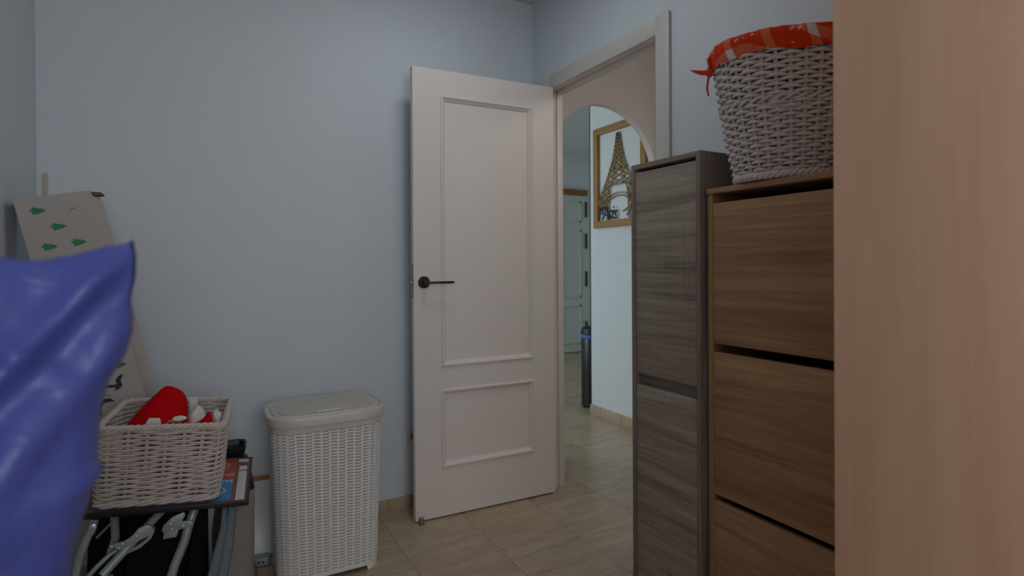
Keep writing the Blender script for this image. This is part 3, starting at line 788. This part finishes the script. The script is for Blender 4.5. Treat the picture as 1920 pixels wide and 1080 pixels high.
# white wicker basket
wb = thing('wicker_basket', 'rectangular white wicker basket holding red felt on top of the poster', 'basket', BC, BR)
WB = dict(w0=0.286, w1=0.298, d0=0.318, d1=0.342, h=0.221)
def wring(z, n):
    t = max(0, min(1, z/WB['h']))
    return resample(rrect(WB['w0']+(WB['w1']-WB['w0'])*t, WB['d0']+(WB['d1']-WB['d0'])*t, 0.026, 7), n)
NS = 28
tag(weave(wring, NS, 28, 0.016, 0.206, 0.0034, 0.0046, 4, 6, 0.0004).build('weave', 'wicker', wb, smooth=180, recalc=False), kind='stuff')
tag(stakes(wring, NS, 0.004, 0.211, 0.0022, 2).build('stakes', 'wicker', wb, smooth=180, recalc=False), kind='stuff')
braid(wring, 0.213, 0.0048, 0.0055, 3, 26, 300).build('rim', 'wicker', wb, smooth=180, recalc=False)
braid(wring, 0.009, 0.0042, 0.0046, 3, 9, 240).build('base_braid', 'wicker', wb, smooth=180, recalc=False)
box('base', 'wicker', (-0.135, -0.155, 0.005), (0.135, 0.155, 0.010), wb)

# red felt and fleece inside, in world coordinates
def blob(name, mat, c, r, parent, seed=0, wob=0.18, n=18):
    b = MB(); rings = []
    for j in range(1, n):
        t = math.pi*j/n; row = []
        for k in range(2*n):
            p = 2*math.pi*k/(2*n); d = Vector((math.sin(t)*math.cos(p), math.sin(t)*math.sin(p), -math.cos(t)))
            s = 1+wob*noise.noise(d*1.9+Vector((seed*3.1, 0, 0)))
            row.append((c[0]+d.x*r[0]*s, c[1]+d.y*r[1]*s, c[2]+d.z*r[2]*s))
        rings.append(row)
    b.loft(rings); return b.build(name, mat, parent, smooth=180)
def cv(x, y, z): return (x+0.012, y*0.9767, z*0.97+0.0127)
def hat(name, label, base, prof, ydep):
    prof = [(cv(0, 0, z)[2], xl+0.012, xr+0.012, dy) for z, xl, xr, dy in prof]; base = cv(*base); ydep *= 0.9767
    t = thing(name, label, 'santa hat', base)
    b = MB(); rings = []
    n = 40
    for z, xl, xr, dy in prof:
        cx = (xl+xr)/2; rx = (xr-xl)/2; row = []
        for k in range(n):
            a_ = 2*math.pi*k/n
            s = 1+0.09*noise.noise(Vector((math.cos(a_)*2, math.sin(a_)*2, z*30)))
            row.append((cx+rx*math.cos(a_)*s-base[0], ydep+dy*math.sin(a_)*s-base[1], z-base[2]))
        rings.append(row)
    b.loft(rings); return t, b.build('felt_body', 'red', t, smooth=180)
h1, _ = hat('red_hat', 'large red felt hat peaking out of the white wicker basket', (-0.125, 1.965, 0.52),
       [(0.525, -0.210, -0.050, 0.07), (0.60, -0.222, -0.048, 0.085), (0.66, -0.218, -0.052, 0.085), (0.70, -0.205, -0.050, 0.078), (0.725, -0.190, -0.050, 0.070), (0.75, -0.172, -0.050, 0.060), (0.772, -0.152, -0.053, 0.048), (0.790, -0.134, -0.062, 0.036), (0.803, -0.120, -0.076, 0.024), (0.812, -0.110, -0.090, 0.010), (0.814, -0.104, -0.098, 0.003)], 1.965)
HB = cv(-0.125, 1.965, 0.52)
h1x = lambda x, y, z: tuple(Vector(cv(x, y, z+0.013))-Vector(HB))
bb = MB(); bb.prism([(-0.158, 0.700), (-0.142, 0.728), (-0.116, 0.724), (-0.112, 0.696)], 0, 0.006, lambda a_, b_, d_: h1x(a_, 1.888+d_, b_)); bb.build('white_patch', 'fluff', h1, bevel=0.002)
bb = MB(); bb.tube([h1x(-0.105, 1.888, 0.704), h1x(-0.092, 1.886, 0.714), h1x(-0.080, 1.887, 0.704), h1x(-0.088, 1.886, 0.700), h1x(-0.075, 1.888, 0.712), h1x(-0.066, 1.890, 0.702)], 0.0026, 6); bb.build('stitched_mark', 'gold', h1, smooth=180)
blob('white_trim', 'fluff', h1x(-0.070, 1.890, 0.716), (0.018, 0.008, 0.008), h1, 4)
h2, _ = hat('red_hat', 'small red felt hat tip beside white fleece at the right of the wicker basket', (-0.012, 1.94, 0.515),
       [(0.53, -0.045, 0.012, 0.04), (0.64, -0.050, 0.016, 0.05), (0.680, -0.048, 0.018, 0.045), (0.695, -0.030, 0.016, 0.034), (0.708, -0.010, 0.014, 0.022), (0.722, -0.001, 0.011, 0.010), (0.728, 0.003, 0.008, 0.003)], 1.94)
def fleece(label, c, r, seed):
    c = cv(*c)
    t = thing('fleece_trim', label, 'fleece', (c[0], c[1], c[2]-r[2])); blob('fleece_body', 'fluff', (0, 0, r[2]), r, t, seed); return t
fleece('white fleece lump between the two red hats', (-0.030, 2.04, 0.640), (0.036, 0.050, 0.080), 1)
fleece('white fleece lump at the right rim of the wicker basket', (0.026, 1.985, 0.630), (0.022, 0.060, 0.085), 2)
fleece('white fleece scrap at the left rim of the wicker basket', (-0.222, 1.925, 0.64), (0.020, 0.03, 0.075), 3)
tg = thing('paper_tag', 'small white tag against the back inside the wicker basket', 'tag', (-0.026, 2.100, 0.640), (R(-6), 0, R(-5)))
box('tag_sheet', 'pr_white', (-0.012, -0.001, 0), (0.012, 0.001, 0.085), tg)

# folded chair frame under the poster
fc = thing('folded_chair', 'folded grey tubular chair with black fabric under the poster', 'folding chair', (-0.12, 1.905, 0))
def fcp(x, y, z): return (x+0.013+0.12, y*0.9767-1.905, z if z < 0.03 else z*0.97+0.0127-(0.022 if z > 0.455 else 0))
def tb(name, pts, r, mat='greymetal', n=12): return MB().tube([fcp(*p) for p in pts], r, n).build(name, mat, fc, smooth=50)
lt = tb('flat_leg', [(-0.268, 1.895, 0.500), (-0.275, 1.893, 0.470), (-0.283, 1.89, 0.435), (-0.298, 1.885, 0.390), (-0.309, 1.88, 0.337), (-0.316, 1.87, 0.25), (-0.318, 1.86, 0.12), (-0.318, 1.855, 0.004)], [(0.010, 0.006)]*8)
MB().loft([[fcp(-0.270+0.0085*c_*math.cos(2*math.pi*k/12), 1.883-y, 0.486+0.0085*c_*math.sin(2*math.pi*k/12)) for k in range(12)] for c_, y in ((1, 0), (1, 0.004), (0.6, 0.006))]).build('bolt', 'rivet', lt, smooth=40)
tb('tube', [(-0.235, 1.99, 0.490), (-0.233, 1.975, 0.44), (-0.228, 1.945, 0.395), (-0.236, 1.915, 0.365)], 0.0105)
tb('tube', [(-0.085, 1.960, 0.496), (-0.118, 1.925, 0.455), (-0.19, 1.88, 0.392), (-0.247, 1.845, 0.340)], 0.0112)
tb('tube', [(-0.125, 1.995, 0.498), (-0.165, 1.96, 0.45), (-0.20, 1.925, 0.41)], 0.0115, 'blackfabric')
tb('tube', [(-0.205, 1.905, 0.382), (-0.235, 1.895, 0.372), (-0.262, 1.885, 0.350), (-0.290, 1.88, 0.320), (-0.305, 1.87, 0.24), (-0.31, 1.86, 0.10), (-0.31, 1.86, 0.004)], 0.0065)
tb('tube', [(-0.23, 1.86, 0.33), (-0.232, 1.86, 0.2), (-0.232, 1.86, 0.004)], 0.005)
tb('tube', [(-0.052, 1.965, 0.488), (-0.066, 1.955, 0.450), (-0.072, 1.95, 0.435)], 0.0095)
tb('tube', [(-0.018, 1.985, 0.485), (-0.036, 1.96, 0.43), (-0.050, 1.945, 0.392), (-0.062, 1.94, 0.345), (-0.085, 1.93, 0.29), (-0.102, 1.92, 0.235), (-0.112, 1.92, 0.15), (-0.115, 1.92, 0.004)], 0.0128)
tb('tube', [(-0.268, 1.92, 0.415), (-0.25, 1.94, 0.428), (-0.235, 1.96, 0.44)], 0.003)
def bracket(poly, y0, y1, rivets):
    q = MB(); n = len(poly)
    q.prism(poly, y0, y1, lambda a_, b_, d_: fcp(a_, d_, b_)); o = q.build('bracket', 'greymetal', fc, bevel=0.0018)
    for x, z in rivets:
        MB().loft([[fcp(x+0.0028*c_*math.cos(2*math.pi*k/10), y0-y, z+0.0028*c_*math.sin(2*math.pi*k/10)) for k in range(10)] for c_, y in ((1, 0), (1, 0.0008), (0.5, 0.0018))]).build('rivet', 'rivet', o, smooth=40)
bracket([(-0.236, 0.401), (-0.232, 0.409), (-0.20, 0.412), (-0.185, 0.420), (-0.168, 0.440), (-0.150, 0.445), (-0.136, 0.438), (-0.134, 0.428), (-0.146, 0.412), (-0.168, 0.404), (-0.20, 0.390), (-0.217, 0.391), (-0.222, 0.399)], 1.866, 1.872, [(-0.228, 0.404), (-0.212, 0.396), (-0.204, 0.406), (-0.172, 0.419), (-0.166, 0.430)])
bracket([(-0.215, 0.362), (-0.165, 0.378), (-0.140, 0.398), (-0.131, 0.420), (-0.136, 0.428), (-0.146, 0.412), (-0.150, 0.400), (-0.170, 0.386), (-0.212, 0.371)], 1.880, 1.905, [])
bracket([(-0.118, 0.398), (-0.113, 0.412), (-0.092, 0.432), (-0.062, 0.440), (-0.058, 0.430), (-0.068, 0.414), (-0.042, 0.410), (-0.036, 0.402), (-0.042, 0.392), (-0.114, 0.389)], 1.922, 1.928, [(-0.092, 0.422), (-0.096, 0.412), (-0.092, 0.396), (-0.064, 0.400), (-0.048, 0.402)])
bracket([(-0.116, 0.366), (-0.112, 0.388), (-0.075, 0.388), (-0.082, 0.364)], 1.936, 1.952, [])
def sheet(name, pts, th=0.012, mat='blackfabric'):
    q = MB(); q.prism(pts, 0, th, lambda a_, b_, d_: fcp(a_, sheet.y+d_, b_)); return q.build(name, mat, fc, bevel=0.003)
sheet.y = 1.960; sheet('fabric_panel', [(-0.225, 0.004), (-0.205, 0.36), (-0.14, 0.455), (-0.03, 0.470), (-0.045, 0.34), (-0.09, 0.2), (-0.10, 0.004)])
sheet.y = 2.010; sheet('fabric_panel', [(-0.315, 0.02), (-0.300, 0.36), (-0.275, 0.485), (-0.225, 0.490), (0.0, 0.47), (0.0, 0.02)])
sheet.y = 1.975; sheet('fabric_panel', [(-0.085, 0.004), (-0.040, 0.36), (-0.020, 0.462), (-0.006, 0.456), (-0.014, 0.30), (-0.04, 0.004)])

# grey felt bag beside the chair
fb = thing('felt_bag', 'grey felt bag with black liner standing under the right end of the poster', 'bag', (0.088, 2.072, 0))
def fr(z, w_, d_, cx, cy, r_=0.03): return [(q.x+cx, q.y+cy, z) for q, _, _ in resample(rrect(w_, d_, r_, 8), 56)]
MB().loft([fr(0.0, 0.080, 0.40, 0.020, 0.0), fr(0.02, 0.085, 0.41, 0.018, 0), fr(0.20, 0.110, 0.42, -0.008, 0), fr(0.33, 0.100, 0.42, 0.0, 0), fr(0.44, 0.075, 0.41, 0.014, 0), fr(0.468, 0.070, 0.40, 0.018, 0), fr(0.462, 0.060, 0.39, 0.018, 0), fr(0.30, 0.060, 0.38, 0.0, 0)]).build('felt_body', 'felt', fb, smooth=50)
fs_ = MB(); fs_.tube([(-0.032, -0.208, 0.462), (-0.036, -0.216, 0.38), (-0.052, -0.222, 0.31), (-0.078, -0.220, 0.20), (-0.080, -0.214, 0.02)], [(0.006, 0.005), (0.009, 0.006), (0.013, 0.007), (0.014, 0.007), (0.012, 0.006)], 8); fs_.build('felt_seam', 'felt2', fb, smooth=180)
fs_ = MB(); fs_.tube([(-0.010, -0.203, 0.462), (-0.018, -0.211, 0.38), (-0.030, -0.215, 0.31), (-0.050, -0.214, 0.20), (-0.054, -0.208, 0.02)], [(0.010, 0.006), (0.013, 0.006), (0.017, 0.006), (0.018, 0.006), (0.016, 0.006)], 8); fs_.build('felt_seam', 'felt2', fb, smooth=180)
lb_ = MB(); rg_ = []
for z, o_ in ((0.462, -0.008), (0.500, 0.0), (0.520, 0.004), (0.517, -0.004), (0.47, -0.010)):
    rg_.append([(q.x*0.8+0.010+0.006*noise.noise(Vector((q.x*40, q.y*40, z*30)))+nr.x*o_, 0.15+q.y+nr.y*o_, z+0.006*noise.noise(Vector((q.x*30, q.y*30, 5)))) for q, nr, _ in resample(rrect(0.085, 0.09, 0.02, 8), 48)])
lb_.loft(rg_, True, True); lb_.build('bag_liner', 'bag_liner', fb, smooth=60)
ft = thing('furniture_foot', 'grey rounded plastic foot on the floor beside the felt bag', 'foot', (0.152, 2.272, 0))
MB().loft([[(r_*math.cos(2*math.pi*k/24)*1.0, r_*math.sin(2*math.pi*k/24)*0.9, z) for k in range(24)] for r_, z in ((0.021, 0), (0.023, 0.006), (0.022, 0.03), (0.018, 0.04), (0.010, 0.044))]).build('cap', 'plastic_foot', ft, smooth=40)
MB().tube([(0, 0, 0.044), (0, 0, 0.06)], 0.006, 10).build('stem', 'black', ft, smooth=40)

# ------------------------------------------------------------------ purple plastic bag close to the camera
pbag = thing('plastic_bag', 'blurred purple plastic bag close to the camera at the left edge', 'bag', (-0.17, 0.67, 0))
BA = R(-10.3); Lx, Ly = math.cos(BA), -math.sin(BA); Nx, Ny = -math.sin(BA), -math.cos(BA)
O0 = (0.70*math.sin(BA), 0.70*math.cos(BA))
edge = [(1.1800, 0.0648), (1.163, 0.0673), (1.1406, 0.0666), (1.1185, 0.0618), (1.100, 0.0640), (1.0851, 0.0638), (1.0636, 0.0568), (1.0432, 0.0432), (1.0171, 0.0364), (0.9906, 0.0340), (0.9665, 0.0329), (0.9561, 0.0395), (0.9478, 0.0323), (0.9182, 0.0227), (0.8889, 0.0140), (0.8482, 0.0096), (0.7, 0.006), (0.4, 0.01), (0.0, 0.0)]
def edge_at(z):
    for (z1, a1), (z0, a0) in zip(edge, edge[1:]):
        if z >= z0: return a0+(a1-a0)*min(1, (z-z0)/(z1-z0))
    return edge[-1][1]
def top_at(a_):
    P = [(-0.30, 1.17), (-0.12, 1.168), (-0.0381, 1.1614), (-0.0156, 1.1574), (0.0122, 1.1626), (0.042, 1.1725), (0.0577, 1.1755), (0.0648, 1.1800)]
    if a_ <= P[0][0]: return P[0][1]
    for (x0, y0), (x1, y1) in zip(P, P[1:]):
        if a_ <= x1: return y0+(y1-y0)*(a_-x0)/(x1-x0)
    return P[-1][1]
def bag():
    b = MB(); nu, nv = 64, 110
    def pt(i, j, side):
        v = (j/(nv-1))**1.5          # 0 top, 1 bottom
        t = -1+2*i/(nu-1)
        z = 1.180*(1-v)
        ar = edge_at(z); al = -0.30
        a_ = (ar+al)/2+(ar-al)/2*t
        ztop = top_at(a_)
        z = ztop*(1-v)
        depth = 1.180*v
        th = 0.095*(1-math.exp(-depth/0.16))
        prof = max(0, 1-abs(t)**2.6)**0.6
        bq = side*th*prof
        nz = noise.noise(Vector((a_*9, z*9, side*3)))*0.020+noise.noise(Vector((a_*24, z*20, side*5)))*0.009
        # diagonal fold from the upper right corner
        d1 = (z-1.168)-(a_-0.058)*1.15
        fold = 0.016*math.exp(-(d1/0.018)**2)-0.014*math.exp(-((d1+0.035)/0.02)**2)+0.010*math.exp(-((d1+0.09)/0.02)**2)
        d2 = (z-1.05)+(a_-0.0)*0.9
        fold += 0.008*math.exp(-(d2/0.012)**2)
        m_ = prof*min(1, depth/0.03)
        bq += (nz+(fold if side > 0 else 0))*m_
        x = O0[0]+Lx*a_+Nx*bq; y = O0[1]+Ly*a_+Ny*bq
        return (x+0.17, y-0.67, max(0.0, z))
    b.grid(nu, nv, lambda i, j: pt(i, j, 1)); b.grid(nu, nv, lambda i, j: pt(i, j, -1))
    return b
bo = bag()
me_o = bo.build('film', 'bag', pbag, smooth=180, recalc=False)
bm = bmesh.new(); bm.from_mesh(me_o.data); bmesh.ops.remove_doubles(bm, verts=bm.verts, dist=0.0004); bmesh.ops.recalc_face_normals(bm, faces=bm.faces); bm.to_mesh(me_o.data); bm.free()
for p in me_o.data.polygons: p.use_smooth = True

# ------------------------------------------------------------------ hall: framed tower, bin
pf = thing('tower_picture', 'wooden frame holding a cut-out lattice tower and the word Paris', 'picture frame', (PX-0.001, 3.386, 1.42))
FW, FH, FT, FB = 0.566, 0.742, 0.028, 0.050
# local: y runs from 0 (left in the picture) to -FW
def fbx(name, y0, z0, y1, z1, mat): return box(name, mat, (-FT, y0, z0), (0, y1, z1), pf, 0.002)
fbx('frame_bar', -FB, 0, 0, FH, 'framewood'); fbx('frame_bar', -FW, 0, -FW+FB, FH, 'framewood')
fbx('frame_bar', -FW+FB, 0, -FB, FB, 'framewood_h'); fbx('frame_bar', -FW+FB, FH-FB, -FB, FH, 'framewood_h')
box('backing', 'hallwall', (-0.004, -FW+FB, FB), (0, -FB, FH-FB), pf)
def L2(y, z): return (y-3.49, z-1.43)
def bar(p, q, wdt=0.006, x0=-0.020, x1=-0.012):
    a_ = Vector(L2(*p)); c_ = Vector(L2(*q)); d = (c_-a_).normalized(); n_ = Vector((-d.y, d.x))*wdt/2
    return [tuple(a_+n_), tuple(c_+n_), tuple(c_-n_), tuple(a_-n_)], x0, x1
tw = MB()
def addbar(*a_, **k_):
    poly, x0, x1 = bar(*a_, **k_); tw.prism(poly, x0, x1, lambda y, z, d: (d, y, z))
cen = 3.215
def hw(z):      # outer half width of the tower at height z
    P = [(1.50, 0.235), (1.60, 0.222), (1.66, 0.205), (1.75, 0.142), (1.84, 0.092), (1.92, 0.055), (2.0, 0.032), (2.10, 0.012)]
    for (z0, a0), (z1, a1) in zip(P, P[1:]):
        if z <= z1: return a0+(a1-a0)*(z-z0)/(z1-z0)
    return 0.012
lv = [1.60, 1.645, 1.69, 1.735, 1.775, 1.815, 1.85, 1.885, 1.915, 1.945, 1.975, 2.005, 2.03, 2.055, 2.08, 2.10]
for i in range(len(lv)-1):
    z0, z1 = lv[i], lv[i+1]; a0, a1 = hw(z0), hw(z1)
    for s in (-1, 1):
        addbar((cen+s*a0, z0), (cen+s*a1, z1), 0.008)
        k = 0.42 if z0 > 1.69 else 0.55
        addbar((cen+s*a0*k, z0), (cen+s*a1*k, z1), 0.006)
        addbar((cen+s*a0, z0), (cen+s*a1*k, z1), 0.005); addbar((cen+s*a0*k, z0), (cen+s*a1, z1), 0.005)
    if z0 > 1.69: addbar((cen-a0*0.42, z0), (cen+a1*0.42, z1), 0.005); addbar((cen+a0*0.42, z0), (cen-a1*0.42, z1), 0.005)
    if z0 in (1.735, 1.85, 1.945): addbar((cen-a0-0.006, z0), (cen+a0+0.006, z0), 0.012)
for k in range(12):
    for rr_, zc, ww in ((0.150, 1.56, 0.009), (0.190, 1.555, 0.007)):
        t0, t1 = math.pi*k/12, math.pi*(k+1)/12
        addbar((cen+rr_*math.cos(t0), zc+rr_*0.62*math.sin(t0)), (cen+rr_*math.cos(t1), zc+rr_*0.62*math.sin(t1)), ww)
for s in (-1, 1):
    addbar((cen+s*0.205, 1.66), (cen+s*0.09, 1.50), 0.009); addbar((cen+s*0.215, 1.60), (cen+s*0.05, 1.535), 0.009)
    addbar((cen+s*0.13, 1.735), (cen+s*0.20, 1.55), 0.007); addbar((cen+s*0.10, 1.70), (cen+s*0.118, 1.482), 0.008)
tag(tw.build('lattice_tower', 'cutwood', pf, recalc=False), 'light wood cut-out lattice tower')
cu = bpy.data.curves.new('lettering', 'FONT'); cu.body = 'PAris'; cu.size = 0.145; cu.extrude = 0.003; cu.shear = 0.25; cu.space_character = 0.92
to = bpy.data.objects.new('tmp', cu); COL.objects.link(to); bpy.context.view_layer.update()
tme = bpy.data.meshes.new_from_object(to.evaluated_get(bpy.context.evaluated_depsgraph_get())); bpy.data.objects.remove(to)
tme.materials.clear(); tme.materials.append(M['ink'])
t_ = bpy.data.objects.new('lettering', tme); COL.objects.link(t_); t_.parent = pf
t_.location = (-0.024, -0.056, 0.056); t_.rotation_euler = (R(90), 0, R(-90)); t_.scale = (0.72, 1.0, 1); t_['label'] = 'black script word Paris'

bn = thing('pedal_bin', 'slim black pedal bin with a blue bag edge at the hall corner', 'bin', (2.785, 3.645, 0))
def cyl(prof, n=32): return MB().loft([[(r_*math.cos(2*math.pi*k/n), r_*math.sin(2*math.pi*k/n), z) for k in range(n)] for r_, z in prof])
cyl([(0.098, 0.0), (0.100, 0.01), (0.100, 0.575), (0.098, 0.58)]).build('bin_body', 'binbody', bn, smooth=40)
cyl([(0.101, 0.556), (0.108, 0.562), (0.108, 0.580), (0.101, 0.586)]).build('bag_edge', 'blue_rim', bn, smooth=40)
cyl([(0.104, 0.586), (0.104, 0.612), (0.096, 0.632), (0.07, 0.645), (0.0, 0.650)]).build('lid', 'black', bn, smooth=40)
MB().box(-0.125, -0.02, 0.008, -0.095, 0.02, 0.018).build('pedal', 'steel', bn, bevel=0.002)
